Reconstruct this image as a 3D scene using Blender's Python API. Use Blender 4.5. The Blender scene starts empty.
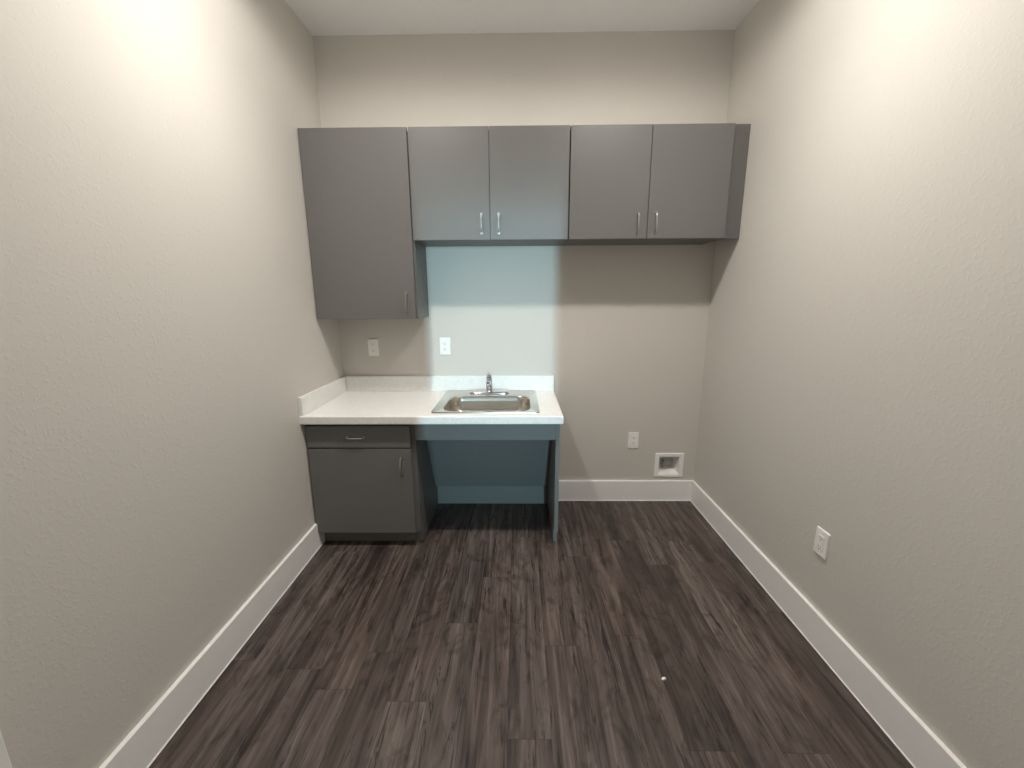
import bpy, bmesh, math, random
from mathutils import Vector, Matrix

S = bpy.context.scene
COL = S.collection
rnd = random.Random(4)

# ------------------------------------------------------------------ room numbers (metres)
XL, XR, YB, YF, H = -1.218, 1.286, 2.858, -0.35, 3.009
BH, BT = 0.155, 0.016          # baseboard
CT, CF, CXR = 0.833, 2.218, 0.253   # counter top z, front y, right end x
UY0, UY1 = 2.538, 2.557        # wall cabinet door front / carcass front
UZ1, UZ0, TZ = 2.400, 1.8015, 1.351
BY0, BY1 = 2.253, 2.272        # base cabinet door front / carcass front

# ------------------------------------------------------------------ materials
def mat(name, color, rough=0.5, metal=0.0, spec=0.5):
    m = bpy.data.materials.new(name); m.use_nodes = True
    b = m.node_tree.nodes['Principled BSDF']
    b.inputs['Base Color'].default_value = (*color, 1)
    b.inputs['Roughness'].default_value = rough
    b.inputs['Metallic'].default_value = metal
    b.inputs['Specular IOR Level'].default_value = spec
    return m

def nodes(m):
    nt = m.node_tree
    return nt, nt.nodes, nt.links, nt.nodes['Principled BSDF']

def noise(nt, vec, scale, detail=2, rough=0.5, dist=0.0):
    n = nt.nodes.new('ShaderNodeTexNoise')
    n.inputs['Scale'].default_value = scale
    n.inputs['Detail'].default_value = detail
    n.inputs['Roughness'].default_value = rough
    n.inputs['Distortion'].default_value = dist
    if vec is not None: nt.links.new(vec, n.inputs['Vector'])
    return n.outputs['Fac']

def ramp(nt, fac, stops):
    r = nt.nodes.new('ShaderNodeValToRGB')
    els = r.color_ramp.elements
    while len(els) < len(stops): els.new(0.5)
    for e, (p, c) in zip(els, stops):
        e.position = p; e.color = (*c, 1) if len(c) == 3 else c
    nt.links.new(fac, r.inputs['Fac'])
    return r.outputs['Color']

def mapping(nt, vec, scale):
    mp = nt.nodes.new('ShaderNodeMapping')
    mp.inputs['Scale'].default_value = scale
    nt.links.new(vec, mp.inputs['Vector'])
    return mp.outputs['Vector']

def math_node(nt, op, a, b=None):
    n = nt.nodes.new('ShaderNodeMath'); n.operation = op
    for i, v in enumerate((a, b)):
        if v is None: continue
        if isinstance(v, (int, float)): n.inputs[i].default_value = v
        else: nt.links.new(v, n.inputs[i])
    return n.outputs[0]

def bump(nt, height, strength, dist):
    b = nt.nodes.new('ShaderNodeBump')
    b.inputs['Strength'].default_value = strength
    b.inputs['Distance'].default_value = dist
    nt.links.new(height, b.inputs['Height'])
    nt.links.new(b.outputs['Normal'], nt.nodes['Principled BSDF'].inputs['Normal'])

def coords(nt):
    return nt.nodes.new('ShaderNodeTexCoord').outputs['Object']

WALL_C = (0.61, 0.583, 0.540)
def wall_material():
    m = mat('greige_wall_paint', WALL_C, 0.6, spec=0.3)
    nt, n, l, b = nodes(m)
    c = coords(nt)
    big = noise(nt, c, 85, 2, 0.5, 0.4)
    fine = noise(nt, c, 170, 2)
    bl = ramp(nt, big, [(0.52, (0, 0, 0)), (0.72, (1, 1, 1))])
    h = math_node(nt, 'ADD', bl, math_node(nt, 'MULTIPLY', fine, 0.25))
    bump(nt, h, 0.26, 0.0016)
    return m

def floor_material():
    m = mat('dark_oak_vinyl_plank', (0.06, 0.045, 0.04), 0.42, spec=0.35)
    nt, n, l, b = nodes(m)
    c = coords(nt)
    sep = n.new('ShaderNodeSeparateXYZ'); l.new(c, sep.inputs[0])
    W, L = 0.152, 1.22
    xs = math_node(nt, 'DIVIDE', math_node(nt, 'ADD', sep.outputs['X'], 2.014), W)
    ix = math_node(nt, 'FLOOR', xs); fx = math_node(nt, 'FRACT', xs)
    wn = n.new('ShaderNodeTexWhiteNoise'); wn.noise_dimensions = '1D'
    l.new(ix, wn.inputs['W'])
    ys = math_node(nt, 'ADD', math_node(nt, 'DIVIDE', math_node(nt, 'ADD', sep.outputs['Y'], 5.2), L), wn.outputs['Value'])
    iy = math_node(nt, 'FLOOR', ys); fy = math_node(nt, 'FRACT', ys)
    comb = n.new('ShaderNodeCombineXYZ'); l.new(ix, comb.inputs[0]); l.new(iy, comb.inputs[1])
    w2 = n.new('ShaderNodeTexWhiteNoise'); w2.noise_dimensions = '3D'; l.new(comb.outputs[0], w2.inputs['Vector'])
    pid = w2.outputs['Value']
    # grain coordinates shifted per plank
    sc = n.new('ShaderNodeVectorMath'); sc.operation = 'SCALE'
    l.new(w2.outputs['Color'], sc.inputs[0]); sc.inputs['Scale'].default_value = 37.0
    ad = n.new('ShaderNodeVectorMath'); ad.operation = 'ADD'
    l.new(c, ad.inputs[0]); l.new(sc.outputs[0], ad.inputs[1])
    g = ad.outputs[0]
    broad = noise(nt, mapping(nt, g, (17, 1.25, 1)), 1.0, 5, 0.62, 1.1)
    streak = noise(nt, mapping(nt, g, (70, 3.0, 1)), 1.0, 5, 0.7, 0.6)
    crack = noise(nt, mapping(nt, g, (32, 2.0, 1)), 1.0, 6, 0.72, 1.6)
    knot = noise(nt, mapping(nt, g, (9, 5, 1)), 1.0, 3, 0.55, 1.8)
    v = math_node(nt, 'ADD', math_node(nt, 'MULTIPLY', broad, 0.70), math_node(nt, 'MULTIPLY', streak, 0.30))
    v = math_node(nt, 'ADD', v, math_node(nt, 'MULTIPLY', math_node(nt, 'SUBTRACT', pid, 0.5), 0.085))
    col = ramp(nt, v, [(0.36, (0.030, 0.022, 0.019)), (0.45, (0.058, 0.045, 0.0395)),
                       (0.53, (0.092, 0.075, 0.066)), (0.65, (0.158, 0.134, 0.119))])
    # warm / cool shift per plank
    mx = n.new('ShaderNodeMix'); mx.data_type = 'RGBA'; mx.blend_type = 'MULTIPLY'
    mx.inputs['Factor'].default_value = 1.0
    l.new(col, mx.inputs['A'])
    l.new(ramp(nt, w2.outputs['Color'], [(0.2, (1.06, 0.98, 0.97)), (0.8, (1.0, 0.975, 0.98))]), mx.inputs['B'])
    ck = ramp(nt, crack, [(0.385, (0.2, 0.18, 0.18)), (0.435, (1, 1, 1))])
    m2 = n.new('ShaderNodeMix'); m2.data_type = 'RGBA'; m2.blend_type = 'MULTIPLY'
    m2.inputs['Factor'].default_value = 0.85
    l.new(mx.outputs['Result'], m2.inputs['A']); l.new(ck, m2.inputs['B'])
    kn = ramp(nt, knot, [(0.34, (0.4, 0.36, 0.34)), (0.47, (1, 1, 1))])
    m3 = n.new('ShaderNodeMix'); m3.data_type = 'RGBA'; m3.blend_type = 'MULTIPLY'
    m3.inputs['Factor'].default_value = 0.6
    l.new(m2.outputs['Result'], m3.inputs['A']); l.new(kn, m3.inputs['B'])
    # seams between planks
    dx = math_node(nt, 'MULTIPLY', math_node(nt, 'MINIMUM', fx, math_node(nt, 'SUBTRACT', 1.0, fx)), W)
    dy = math_node(nt, 'MULTIPLY', math_node(nt, 'MINIMUM', fy, math_node(nt, 'SUBTRACT', 1.0, fy)), L)
    d = math_node(nt, 'MINIMUM', dx, dy)
    seam = ramp(nt, math_node(nt, 'DIVIDE', d, 0.002), [(0.35, (0.6, 0.6, 0.6)), (0.95, (1, 1, 1))])
    m4 = n.new('ShaderNodeMix'); m4.data_type = 'RGBA'; m4.blend_type = 'MULTIPLY'
    m4.inputs['Factor'].default_value = 1.0
    l.new(m3.outputs['Result'], m4.inputs['A']); l.new(seam, m4.inputs['B'])
    l.new(m4.outputs['Result'], b.inputs['Base Color'])
    h = math_node(nt, 'ADD', math_node(nt, 'MULTIPLY', streak, 0.5), seam)
    bump(nt, h, 0.25, 0.0008)
    return m

def laminate(name, color):
    m = mat(name, color, 0.42, spec=0.4)
    nt, n, l, b = nodes(m)
    c = coords(nt)
    f = noise(nt, c, 260, 2)
    lo = tuple(v * 0.95 for v in color); hi = tuple(min(1, v * 1.05) for v in color)
    l.new(ramp(nt, f, [(0.3, lo), (0.7, hi)]), b.inputs['Base Color'])
    return m

def quartz_material():
    m = mat('white_quartz', (0.8, 0.79, 0.76), 0.3, spec=0.5)
    nt, n, l, b = nodes(m)
    c = coords(nt)
    f = noise(nt, c, 120, 4, 0.7)
    v = noise(nt, c, 9, 5, 0.65, 2.0)
    base = ramp(nt, f, [(0.30, (0.76, 0.755, 0.735)), (0.45, (0.84, 0.835, 0.815)), (0.7, (0.87, 0.865, 0.85))])
    vein = ramp(nt, v, [(0.46, (1, 1, 1)), (0.5, (0.93, 0.93, 0.925)), (0.54, (1, 1, 1))])
    mx = n.new('ShaderNodeMix'); mx.data_type = 'RGBA'; mx.blend_type = 'MULTIPLY'
    mx.inputs['Factor'].default_value = 1
    l.new(base, mx.inputs['A']); l.new(vein, mx.inputs['B'])
    l.new(mx.outputs['Result'], b.inputs['Base Color'])
    return m

def brushed(name, color, rough, stretch=(4, 120, 120)):
    m = mat(name, color, rough, 1.0)
    nt, n, l, b = nodes(m)
    f = noise(nt, mapping(nt, coords(nt), stretch), 3.0, 2)
    r = n.new('ShaderNodeMapRange')
    l.new(f, r.inputs['Value'])
    r.inputs['To Min'].default_value = rough * 0.8; r.inputs['To Max'].default_value = rough * 1.25
    l.new(r.outputs[0], b.inputs['Roughness'])
    return m

def painted(name, color, rough):
    m = mat(name, color, rough, spec=0.45)
    nt, n, l, b = nodes(m)
    f = noise(nt, coords(nt), 30, 2)
    l.new(ramp(nt, f, [(0.3, tuple(v * 0.985 for v in color)), (0.7, color)]), b.inputs['Base Color'])
    return m

M_WALL = wall_material()
M_FLOOR = floor_material()
M_CEIL = painted('flat_ceiling_paint', (0.84, 0.855, 0.87), 0.8)
M_TRIM = painted('white_trim_paint', (0.89, 0.88, 0.865), 0.35)
M_CAB = laminate('grey_laminate', (0.150, 0.147, 0.141))
M_EDGE = laminate('grey_carcass_laminate', (0.130, 0.127, 0.121))
M_MELAMINE = painted('white_melamine', (0.78, 0.77, 0.74), 0.5)
M_QUARTZ = quartz_material()
M_STEEL = brushed('brushed_stainless', (0.62, 0.59, 0.54), 0.22)
M_CHROME = brushed('polished_chrome', (0.58, 0.59, 0.61), 0.08)
M_NICKEL = brushed('satin_nickel', (0.52, 0.51, 0.495), 0.30)
M_PLASTIC = painted('white_plastic', (0.90, 0.89, 0.87), 0.35)
M_BOX = painted('box_plastic', (0.82, 0.81, 0.79), 0.45)
M_DARK = painted('grey_slot', (0.16, 0.155, 0.15), 0.6)
M_BRASS = brushed('dull_valve_metal', (0.42, 0.42, 0.41), 0.4)
M_GREY = painted('recess_shade_grey', (0.50, 0.49, 0.48), 0.5)  # darker than the box plastic, stands in for shade in the recess
M_CHIP = painted('white_paint_chip', (0.85, 0.84, 0.80), 0.5)

# ------------------------------------------------------------------ mesh helpers
def box(bm, x0, x1, y0, y1, z0, z1, bev=0.0):
    r = bmesh.ops.create_cube(bm, size=1.0)
    vs = r['verts']
    for v in vs:
        v.co = Vector((x0 + (v.co.x + .5) * (x1 - x0), y0 + (v.co.y + .5) * (y1 - y0), z0 + (v.co.z + .5) * (z1 - z0)))
    if bev > 0:
        es = list({e for v in vs for e in v.link_edges})
        bmesh.ops.bevel(bm, geom=es, offset=bev, segments=2, profile=0.5, affect='EDGES')

def prism_x(bm, prof, x0, x1):
    """profile [(y, z)] extruded along x"""
    a = [bm.verts.new((x0, y, z)) for y, z in prof]
    b = [bm.verts.new((x1, y, z)) for y, z in prof]
    n = len(prof)
    bm.faces.new(a); bm.faces.new(list(reversed(b)))
    for i in range(n):
        j = (i + 1) % n
        bm.faces.new((a[j], a[i], b[i], b[j]))

def prism_path(bm, prof, p0, p1, nrm):
    """profile [(out, z)] swept from p0 to p1 on the floor, out along nrm"""
    a = [bm.verts.new((p0[0] + nrm[0] * o, p0[1] + nrm[1] * o, z)) for o, z in prof]
    b = [bm.verts.new((p1[0] + nrm[0] * o, p1[1] + nrm[1] * o, z)) for o, z in prof]
    n = len(prof)
    bm.faces.new(a); bm.faces.new(list(reversed(b)))
    for i in range(n):
        j = (i + 1) % n
        bm.faces.new((a[j], a[i], b[i], b[j]))

def tube(bm, pts, radii, seg=14, flat=1.0, ref=None):
    """swept tube; flat squashes it across the reference direction"""
    rings = []
    P = [Vector(p) for p in pts]
    if not isinstance(radii, (list, tuple)): radii = [radii] * len(P)
    for i, p in enumerate(P):
        t = (P[min(i + 1, len(P) - 1)] - P[max(i - 1, 0)]).normalized()
        r0 = Vector(ref) if ref else Vector((1, 0, 0))
        if abs(t.dot(r0)) > 0.95: r0 = Vector((0, 0, 1))
        u = t.cross(r0).normalized(); w = t.cross(u).normalized()
        rings.append([bm.verts.new(p + (u * math.cos(2 * math.pi * k / seg) * flat + w * math.sin(2 * math.pi * k / seg)) * radii[i]) for k in range(seg)])
    for a, b in zip(rings, rings[1:]):
        for k in range(seg):
            bm.faces.new((a[k], a[(k + 1) % seg], b[(k + 1) % seg], b[k]))
    bm.faces.new(list(reversed(rings[0]))); bm.faces.new(rings[-1])

def lathe(bm, prof, cx, cy, seg=24):
    """profile [(r, z)] about a vertical axis"""
    rings = []
    for r, z in prof:
        rings.append([bm.verts.new((cx + r * math.cos(2 * math.pi * k / seg), cy + r * math.sin(2 * math.pi * k / seg), z)) for k in range(seg)])
    for a, b in zip(rings, rings[1:]):
        for k in range(seg):
            bm.faces.new((a[k], a[(k + 1) % seg], b[(k + 1) % seg], b[k]))
    bm.faces.new(list(reversed(rings[0]))); bm.faces.new(rings[-1])

def rrect(x0, x1, y0, y1, r, seg=6):
    out = []
    for cx, cy, a0 in ((x1 - r, y1 - r, 0), (x0 + r, y1 - r, 90), (x0 + r, y0 + r, 180), (x1 - r, y0 + r, 270)):
        for k in range(seg + 1):
            a = math.radians(a0 + 90 * k / seg)
            out.append((cx + r * math.cos(a), cy + r * math.sin(a)))
    return out

def loops(bm, rings, cap_first=False, cap_last=False):
    R = [[bm.verts.new(p) for p in r] for r in rings]
    for a, b in zip(R, R[1:]):
        n = len(a)
        for k in range(n):
            bm.faces.new((a[k], a[(k + 1) % n], b[(k + 1) % n], b[k]))
    if cap_first: bm.faces.new(list(reversed(R[0])))
    if cap_last: bm.faces.new(R[-1])

def obj(name, bm, m, parent=None, smooth=False, bevel=0.0):
    bmesh.ops.recalc_face_normals(bm, faces=bm.faces[:])
    me = bpy.data.meshes.new(name); bm.to_mesh(me); bm.free()
    me.materials.append(m)
    o = bpy.data.objects.new(name, me); COL.objects.link(o)
    if smooth:
        for p in me.polygons: p.use_smooth = True
        try: me.set_sharp_from_angle(angle=math.radians(40))
        except Exception: pass
    if bevel:
        md = o.modifiers.new('bevel', 'BEVEL'); md.width = bevel; md.segments = 2
        md.limit_method = 'ANGLE'
    if parent is not None:
        o.parent = parent
        q, off = parent, Vector((0, 0, 0))
        while q is not None:                # things are never rotated: undo their base points
            off += Vector(q.location); off += q.matrix_parent_inverse.translation; q = q.parent
        o.matrix_parent_inverse = Matrix.Translation(-off)
    return o

def thing(name, label, cat, loc, group=None):
    o = bpy.data.objects.new(name, None); COL.objects.link(o)
    o.location = loc; o.empty_display_size = 0.05
    o['label'] = label; o['category'] = cat
    if group: o['group'] = group
    return o

def tag(o, label, cat, group=None):
    o['label'] = label; o['category'] = cat
    if group: o['group'] = group
    return o

def struct(name, bm, m, **k):
    o = obj(name, bm, m, **k); o['kind'] = 'structure'; return o

def B(*a, **k):
    bm = bmesh.new(); box(bm, *a, **k); return bm

# ------------------------------------------------------------------ the setting
struct('floor', B(XL - .12, XR + .12, YF - .12, YB + .12, -0.05, 0.0), M_FLOOR)
struct('ceiling', B(XL - .12, XR + .12, YF - .12, YB + .12, H, H + .05), M_CEIL)
struct('wall_left', B(XL - .12, XL, YF, YB, 0, H), M_WALL)
struct('wall_right', B(XR, XR + .12, YF, YB, 0, H), M_WALL)

# back wall: a slab with the recess of the ice-maker outlet box cut through it
BX0, BX1, BZ0, BZ1 = 1.022, 1.170, 0.203, 0.338
bm = bmesh.new()
box(bm, XL - .12, BX0, YB, YB + .12, 0, H)
box(bm, BX1, XR + .12, YB, YB + .12, 0, H)
box(bm, BX0, BX1, YB, YB + .12, 0, BZ0)
box(bm, BX0, BX1, YB, YB + .12, BZ1, H)
struct('wall_back', bm, M_WALL)

# front wall (behind the camera) with the open doorway
DX0, DX1, DZ = -0.295, 0.426, 2.03
bm = bmesh.new()
box(bm, XL - .12, DX0, YF - .12, YF, 0, H)
box(bm, DX1, XR + .12, YF - .12, YF, 0, H)
box(bm, DX0, DX1, YF - .12, YF, DZ, H)
struct('wall_front', bm, M_WALL)

# baseboards: square top edge, thin lip added along the floor to catch a bright line
bprof = [(0, 0), (BT + .0035, 0), (BT + .0028, .0025), (BT, .004), (BT, BH - .001), (BT - .001, BH), (0, BH)]
bm = bmesh.new(); prism_path(bm, bprof, (XL, 0.764), (XL, 2.345), (1, 0))
struct('baseboard_left', bm, M_TRIM)
bm = bmesh.new(); prism_path(bm, bprof, (XR, YB), (XR, YF), (-1, 0))
struct('baseboard_right', bm, M_TRIM)
bm = bmesh.new(); prism_path(bm, bprof, (0.2385, YB), (XR - BT, YB), (0, -1))
struct('baseboard_back', bm, M_TRIM)

# casing and closed door in the left wall, beside the camera
bm = bmesh.new()
box(bm, XL, XL + .018, 0.674, 0.764, 0, 2.15, .003)
box(bm, XL, XL + .018, -0.230, -0.140, 0, 2.15, .003)
box(bm, XL, XL + .018, -0.140, 0.674, 2.06, 2.15, .003)
struct('trim_1', bm, M_TRIM)
d = struct('door_1', B(XL, XL + .006, -0.138, 0.672, 0.008, 2.058), M_TRIM)
bm = bmesh.new(); tube(bm, [(XL + .006, -.08, 1.0), (XL + .05, -.08, 1.0), (XL + .055, -.07, 1.0), (XL + .055, .03, 1.0)], .009)
obj('door_handle', bm, M_NICKEL, d, smooth=True)

# ------------------------------------------------------------------ cabinet hardware
def pull(parent, x, y, z, length, horizontal=False):
    """slim bow pull: two feet and an arched bar"""
    bm = bmesh.new()
    pts = []; h = length / 2
    for t, o in ((-1, 0.0), (-1, .010), (-.97, .018), (-.88, .024), (-.5, .0275), (0, .029), (.5, .0275), (.88, .024), (.97, .018), (1, .010), (1, 0.0)):
        o *= .86
        pts.append((x + t * h, y - o, z) if horizontal else (x, y - o, z + t * h))
    tube(bm, pts, .0040, 12)
    for t in (-1, 1):
        c = (x + t * h, y, z) if horizontal else (x, y, z + t * h)
        tube(bm, [c, (c[0], c[1] - .004, c[2])], .0075, 12)
    return obj('handle', bm, M_NICKEL, parent, smooth=True)

def wall_cabinet(label, x0, x1, z0, z1, doors, pulls, loc):
    t = thing('wall_cabinet', label, 'cabinet', loc)
    bm = bmesh.new()
    th = .018
    # carcass with a bottom panel set up a little behind the doors
    box(bm, x0, x1, UY1, YB, z0, z0 + th)
    obj('top_panel', B(x0, x1, UY1, YB, z1 - th, z1), M_MELAMINE, t)
    box(bm, x0, x0 + th, UY1, YB, z0 + th, z1 - th)
    box(bm, x1 - th, x1, UY1, YB, z0 + th, z1 - th)
    box(bm, x0 + th, x1 - th, UY1 + .001, UY1 + .010, z0 + th, z1 - th)
    obj('carcass', bm, M_EDGE, t)
    for (a, b), px in zip(doors, pulls):
        dbm = B(a, b, UY0, UY1 - .001, z0 + .001, z1 - .002)
        dd = obj('door', dbm, M_CAB, t, bevel=.0012)
        pull(dd, px, UY0, z0 + (.089 if z1 - z0 < .8 else .101), .104)
    return t

wc = wall_cabinet('tall grey wall cabinet with one door, in the left corner', -1.203, -0.600, TZ, UZ1,
                  [(-1.2135, -0.611)], [-0.661], (-0.9, YB - .15, TZ))
obj('filler_strip', B(XL + .0005, -1.2035, UY1 + .012, UY1 + .028, TZ, UZ1), M_EDGE, wc)
wall_cabinet('grey two-door wall cabinet hung over the sink, next to the tall cabinet', -0.5985, 0.2945, UZ0, UZ1,
             [(-0.602, -0.1572), (-0.1540, 0.2915)], [-0.2055, -0.1060], (-0.15, YB - .15, UZ0))
wc = wall_cabinet('grey two-door wall cabinet reaching the right wall', 0.2965, 1.1950, UZ0, UZ1,
                  [(0.2990, 0.7432), (0.7464, 1.1925)], [0.6880, 0.7900], (0.75, YB - .15, UZ0))
obj('filler_strip', B(1.1955, XR - .0005, UY1 + .001, UY1 + .019, UZ0, UZ1), M_EDGE, wc)

# ------------------------------------------------------------------ base cabinet
t = thing('base_cabinet', 'low grey base cabinet with one drawer above one door', 'cabinet', (-0.9, 2.55, 0))
toe = [(BY1, .097), (BY1, .786), (YB - .001, .786), (YB - .001, 0), (2.322, 0), (2.322, .097)]
bm = bmesh.new(); prism_x(bm, toe, -1.198, -0.586)
obj('carcass', bm, M_EDGE, t, bevel=.0008)
obj('filler_strip', B(XL + .0005, -1.1985, BY1 + .006, BY1 + .024, BH + .002, .786), M_EDGE, t)
dr = obj('drawer', B(-1.2095, -0.6135, BY0, BY1 - .001, .638, .766), M_CAB, t, bevel=.0012)
pull(dr, -0.927, BY0, .700, .096, True)
dr = obj('door', B(-1.2095, -0.6135, BY0, BY1 - .001, .098, .629), M_CAB, t, bevel=.0012)
pull(dr, -0.672, BY0, .526, .096)

# ------------------------------------------------------------------ open sink base
t = thing('sink_cabinet', 'open grey sink base with apron and sloping knee panel', 'cabinet', (-0.18, 2.55, 0))
obj('apron', B(-0.5855, 0.2150, BY1 - .009, BY1 + .010, .679, .786), M_CAB, t, bevel=.001)
toe2 = [(BY1 - .010, .097), (BY1 - .010, .786), (YB - .001, .786), (YB - .001, 0), (2.322, 0), (2.322, .097)]
bm = bmesh.new(); prism_x(bm, toe2, 0.2155, 0.2380)
obj('end_panel', bm, M_CAB, t, bevel=.001)
sl = [(2.509, .640), (2.745, .160), (2.763, .160), (2.763, .166), (2.527, .647), (2.515, .647)]
bm = bmesh.new(); prism_x(bm, sl, -0.5855, 0.2150)
obj('sloped_panel', bm, M_CAB, t)
obj('lower_panel', B(-0.5855, 0.2150, 2.798, 2.814, .0, .30), M_CAB, t)

# ------------------------------------------------------------------ countertop with upstands
HX0, HX1, HY0, HY1 = -0.452, 0.086, 2.302, 2.690       # sink cut-out
t = thing('countertop', 'white speckled quartz countertop with backsplash running into the left corner', 'countertop', (-0.48, 2.53, .787))
bm = bmesh.new()
zb = CT - .046
def ring(x0, x1, y0, y1, z): return [(x1, y1, z), (x0, y1, z), (x0, y0, z), (x1, y0, z)]
e = .003
loops(bm, [ring(HX0, HX1, HY0, HY1, zb), ring(XL + .0005, CXR - e, CF + e, YB - .0005, zb), ring(XL + .0005, CXR, CF, YB - .0005, zb + e),
           ring(XL + .0005, CXR, CF, YB - .0005, CT - e), ring(XL + .0005, CXR - e, CF + e, YB - .0005, CT),
           ring(HX0, HX1, HY0, HY1, CT), ring(HX0, HX1, HY0, HY1, zb)])
bmesh.ops.remove_doubles(bm, verts=bm.verts[:], dist=1e-6)
obj('slab', bm, M_QUARTZ, t)
obj('backsplash', B(XL + .0005, CXR - .001, 2.838, YB - .0005, CT + .0002, .940), M_QUARTZ, t, bevel=.002)
obj('side_splash', B(XL + .0005, XL + .0205, CF + .006, 2.8375, CT + .0002, .940), M_QUARTZ, t, bevel=.002)

# ------------------------------------------------------------------ drop-in sink
t = thing('sink', 'rectangular stainless steel drop-in sink set into the white countertop', 'sink', (-0.19, 2.56, CT))
SX0, SX1, SY0, SY1 = -0.496, 0.126, 2.279, 2.834
QX0, QX1, QY0, QY1 = -0.440, 0.076, 2.313, 2.676
bm = bmesh.new()
def rr(x0, x1, y0, y1, r, z): return [(x, y, z) for x, y in rrect(x0, x1, y0, y1, r, 8)]
z = CT
def inn(k, r, zz): return rr(QX0 + k, QX1 - k, QY0 + k, QY1 - k, r, zz)
loops(bm, [rr(SX0, SX1, SY0, SY1, .022, z + .0004), rr(SX0 + .001, SX1 - .001, SY0 + .001, SY1 - .001, .022, z + .005),
           rr(SX0 + .005, SX1 - .005, SY0 + .005, SY1 - .005, .020, z + .0068),
           rr(SX0 + .012, SX1 - .012, SY0 + .012, SY1 - .012, .018, z + .0050),
           inn(-.006, .082, z + .0048), inn(-.001, .078, z + .0030), inn(.003, .075, z - .004),
           inn(.006, .074, z - .035), inn(.010, .072, z - .068), inn(.016, .072, z - .088), inn(.028, .070, z - .105), inn(.046, .064, z - .116), inn(.072, .056, z - .121),
           rr(-.25, -.13, 2.43, 2.55, .055, z - .124)], cap_last=True)
obj('basin', bm, M_STEEL, t, smooth=True)
bm = bmesh.new()
lathe(bm, [(.055, z - .1232), (.055, z - .1210), (.046, z - .1190), (.043, z - .1205), (.020, z - .1215), (.018, z - .115), (.004, z - .114)], -.19, 2.49, 28)
obj('drain_strainer', bm, M_CHROME, t, smooth=True)

# ------------------------------------------------------------------ faucet
FX, FY, FZ = -0.192, 2.756, CT + .0052
t = thing('faucet', 'chrome single-lever faucet on an oval deck plate at the back of the sink', 'faucet', (FX, FY, FZ))
bm = bmesh.new()
loops(bm, [rr(FX - .134, FX + .134, FY - .034, FY + .034, .0335, FZ), rr(FX - .134, FX + .134, FY - .034, FY + .034, .0335, FZ + .007),
           rr(FX - .130, FX + .130, FY - .030, FY + .030, .0295, FZ + .012), rr(FX - .118, FX + .118, FY - .018, FY + .018, .0175, FZ + .015)], True, True)
obj('deck_plate', bm, M_CHROME, t, smooth=True)
bm = bmesh.new()
lathe(bm, [(.026, FZ + .012), (.026, FZ + .020), (.0225, FZ + .028), (.0205, FZ + .066), (.020, FZ + .098), (.0175, FZ + .110), (.010, FZ + .115)], FX, FY, 28)
obj('body', bm, M_CHROME, t, smooth=True)
bm = bmesh.new()
tube(bm, [(FX, FY - .010, FZ + .060), (FX, FY - .035, FZ + .078), (FX, FY - .065, FZ + .092), (FX, FY - .092, FZ + .095), (FX, FY - .112, FZ + .087), (FX, FY - .120, FZ + .074)],
     [.0155, .0150, .0140, .0130, .0125, .0120], 18)
obj('spout', bm, M_CHROME, t, smooth=True)
bm = bmesh.new()
lathe(bm, [(.0175, FZ + .1155), (.0170, FZ + .123), (.0120, FZ + .128), (.004, FZ + .129)], FX, FY, 24)
tube(bm, [(FX, FY + .002, FZ + .120), (FX - .002, FY + .018, FZ + .1225), (FX - .005, FY + .038, FZ + .124), (FX - .008, FY + .056, FZ + .125)],
     [.0085, .0075, .0070, .0080], 14, flat=.6)
obj('lever', bm, M_CHROME, t, smooth=True)

# ------------------------------------------------------------------ outlets
def outlet(label, origin, xdir, normal, gfci=False, sideways=False):
    """cover plate with a rectangular receptacle; built in a local (u, out, v) frame"""
    t = thing('wall_outlet', label, 'outlet', origin, 'white outlets on the walls')
    O, U, N = Vector(origin), Vector(xdir), Vector(normal)
    def place(bm):
        for v in bm.verts:
            c = v.co.copy(); v.co = O + U * c.x + N * c.y + Vector((0, 0, c.z))
        return bm
    bm = bmesh.new()
    W, Hh = .0365, .059
    loops(bm, [[(x, o, zz) for x, zz in rrect(-W + k, W - k, -Hh + k, Hh - k, .004, 3)] for k, o in ((0, .0004), (0, .0045), (.0015, .0062), (.004, .0068))], True, True)
    obj('cover_plate', place(bm), M_PLASTIC, t)
    bm = bmesh.new()
    loops(bm, [[(x, o, zz) for x, zz in rrect(-.0167 + k, .0167 - k, -.0335 + k, .0335 - k, .002, 3)] for k, o in ((0, .0069), (0, .0085), (.001, .0092))], True, True)
    rc = obj('receptacle', place(bm), M_PLASTIC, t)
    for s in (-1, 1):
        bm = bmesh.new()
        zc = s * .0205
        if sideways:
            box(bm, -.0085, .0085, .0092, .0097, zc + .004, zc + .0065)
            box(bm, -.0075, .0075, .0092, .0097, zc - .0065, zc - .0045)
        else:
            box(bm, -.0075, -.0052, .0092, .0097, zc - .001, zc + .0075)
            box(bm, .0050, .0070, .0092, .0097, zc - .0005, zc + .0065)
            tube(bm, [(0, .0092, zc - .0065), (0, .0097, zc - .0065)], .0028, 10)
        obj('socket_slots', place(bm), M_DARK, rc)
    if gfci:
        for s in (-1, 1):
            obj('test_button', place(B(-.009, .009, .0092, .0106, s * .0045 - .003, s * .0045 + .003)), M_PLASTIC, rc)
    for s in (-1, 1):
        bm = bmesh.new(); tube(bm, [(0, .0068, s * .0485), (0, .0076, s * .0485)], .0032, 10)
        obj('screw', place(bm), M_PLASTIC, t)
    return t

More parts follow.
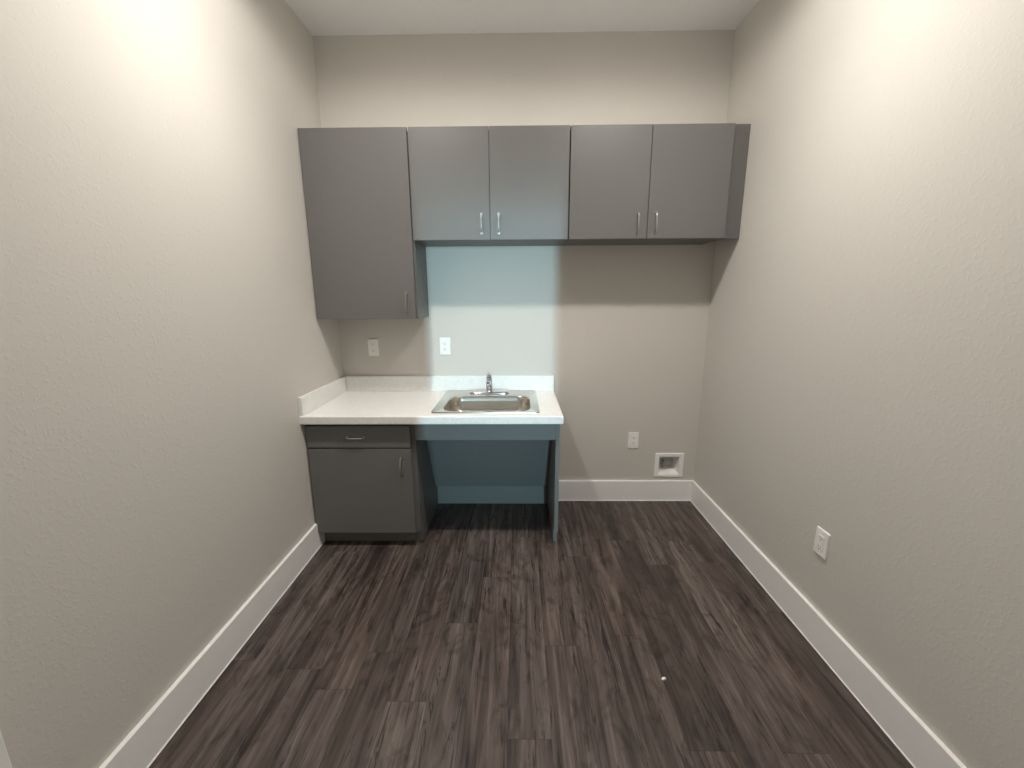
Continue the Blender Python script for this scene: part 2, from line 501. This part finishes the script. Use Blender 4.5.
outlet('white outlet over the countertop under the tall cabinet, left of the other', (-0.9935, YB, 1.141), (1, 0, 0), (0, -1, 0))
outlet('white outlet over the countertop to the left of the faucet', (-0.4980, YB, 1.146), (1, 0, 0), (0, -1, 0), True)
outlet('white outlet low on the bare back wall, above left of the recessed box', (0.8290, YB, 0.463), (1, 0, 0), (0, -1, 0), sideways=True)
outlet('white outlet low on the right-hand wall', (XR, 1.602, 0.457), (0, -1, 0), (-1, 0, 0))

# ------------------------------------------------------------------ recessed water outlet box
t = thing('water_outlet_box', 'white framed recessed plumbing box low in the back wall by the corner', 'outlet box', (1.096, YB, .275))
def xz(x0, x1, z0, z1, y, r=.004): return [(x, y, zz) for x, zz in rrect(x0, x1, z0, z1, r, 3)]
bm = bmesh.new()
loops(bm, [xz(.993, 1.199, .184, .366, YB - .0004), xz(.993, 1.199, .184, .366, YB - .005), xz(.996, 1.196, .187, .363, YB - .008),
           xz(1.016, 1.176, .199, .342, YB - .008), xz(1.024, 1.168, .206, .336, YB - .005), xz(1.024, 1.168, .206, .336, YB - .0004)])
obj('frame', bm, M_PLASTIC, t)
bm = bmesh.new()
# tapered tub open to the room, with a sloping sill
a = xz(1.0245, 1.1675, .2065, .3355, YB - .004, .003); b_ = xz(1.034, 1.148, .236, .330, YB + .075, .003)
a2 = xz(1.0228, 1.1692, .2045, .3370, YB - .004, .003); b2 = xz(1.0315, 1.1505, .2335, .3325, YB + .0775, .003)
loops(bm, [a2, a, b_], False, True)
loops(bm, [a2, b2], False, True)
obj('recess', bm, M_BOX, t)
obj('shaded_back', B(1.036, 1.147, YB + .070, YB + .0745, .238, .329), M_GREY, t)  # grey sheet added to darken the recess back, shade put into its colour
bm = bmesh.new()
tube(bm, [(1.066, YB + .040, .242), (1.066, YB + .040, .300)], .0075, 12)
tube(bm, [(1.066, YB + .040, .285), (1.066, YB + .018, .285)], .006, 12)
tube(bm, [(1.066, YB + .018, .285), (1.066, YB + .012, .285)], .012, 12)
obj('shutoff_valve', bm, M_BRASS, t, smooth=True)

# ------------------------------------------------------------------ chip on the floor
bm = bmesh.new()
pts = [(-.009, -.003), (-.004, -.006), (.005, -.005), (.010, .000), (.006, .005), (-.002, .006), (-.007, .003)]
loops(bm, [[(.574 + x, 1.379 + y, .0003) for x, y in pts], [(.574 + x * .9, 1.379 + y * .9, .002 + .0035 * (x + .009) / .019) for x, y in pts]], True, True)
tag(obj('paint_chip', bm, M_CHIP), 'tiny white chip lying on the dark plank floor', 'debris')

# ------------------------------------------------------------------ lights
WARM = (1.0, 0.952, 0.882)
def downlight(n, x, y, power):
    bm = bmesh.new()
    lathe(bm, [(.062, H - .001), (.062, H - .004), (.086, H - .004), (.090, H - .001)], x, y, 32)
    struct('trim_%d' % n, bm, M_TRIM, smooth=True)
    ld = bpy.data.lights.new('downlight', 'POINT')
    ld.energy = power; ld.shadow_soft_size = .05; ld.color = WARM
    ld.use_nodes = True
    nt = ld.node_tree
    em = nt.nodes['Emission']
    g = nt.nodes.new('ShaderNodeNewGeometry')
    sp = nt.nodes.new('ShaderNodeSeparateXYZ'); nt.links.new(g.outputs['Incoming'], sp.inputs[0])
    ab = math_node(nt, 'ABSOLUTE', sp.outputs['Z'])
    # luminous-intensity curve of a recessed can: wide plateau, soft cut-off at the rim
    r = nt.nodes.new('ShaderNodeValToRGB'); r.color_ramp.interpolation = 'B_SPLINE'
    els = r.color_ramp.elements
    stops = PROFILE
    while len(els) < len(stops): els.new(.5)
    for e_, (p, v) in zip(els, stops): e_.position = p; e_.color = (v, v, v, 1)
    nt.links.new(ab, r.inputs['Fac'])
    nt.links.new(r.outputs['Color'], em.inputs['Strength'])
    o = bpy.data.objects.new('downlight', ld); COL.objects.link(o)
    o.location = (x, y, H - .06)
PROFILE = [(0.13, 0.01), (0.29, 0.30), (0.52, 0.25), (0.74, 0.52), (0.92, 1.0)]
downlight(2, -0.64, 1.60, 88)
downlight(3, 0.66, 1.60, 88)

# daylight from the far end of the hall, through the open doorway
ad = bpy.data.lights.new('hall_daylight', 'AREA')
ad.shape = 'RECTANGLE'; ad.size = .34; ad.size_y = 2.2
ad.energy = 20; ad.color = (0.46, 0.80, 0.94); ad.spread = math.radians(20)
ao = bpy.data.objects.new('hall_daylight', ad); COL.objects.link(ao)
ao.location = (1.15, -15, 1.5)
tgt = Vector((-.1, 2.5, 1.2))
ao.rotation_euler = (tgt - ao.location).to_track_quat('-Z', 'Y').to_euler()

w = bpy.data.worlds.new('hall_ambience'); S.world = w; w.use_nodes = True
w.node_tree.nodes['Background'].inputs[0].default_value = (0.9, 0.95, 1.0, 1)
w.node_tree.nodes['Background'].inputs[1].default_value = 0.5

# ------------------------------------------------------------------ camera
cd = bpy.data.cameras.new('camera'); cam = bpy.data.objects.new('camera', cd); COL.objects.link(cam)
f_px = 417.558
cd.sensor_fit = 'HORIZONTAL'; cd.sensor_width = 36; cd.lens = f_px / 1024 * 36
cd.clip_start = .01
p, yw, rl = 0.210774, 0.013883, -0.0058045
fw = Vector((-math.sin(yw) * math.cos(p), math.cos(yw) * math.cos(p), -math.sin(p)))
rt = Vector((math.cos(yw), math.sin(yw), 0)); up = rt.cross(fw)
rt2 = rt * math.cos(rl) + up * math.sin(rl); up2 = -rt * math.sin(rl) + up * math.cos(rl)
cam.matrix_world = Matrix(((rt2.x, up2.x, -fw.x, 0), (rt2.y, up2.y, -fw.y, 0), (rt2.z, up2.z, -fw.z, 1.49052), (0, 0, 0, 1)))
S.camera = cam

S.view_settings.view_transform = 'Standard'
S.view_settings.look = 'None'
S.view_settings.gamma = 1
S.view_settings.use_curve_mapping = False
S.view_settings.exposure = 0.1
S.cycles.diffuse_bounces = 8
S.cycles.max_bounces = 12
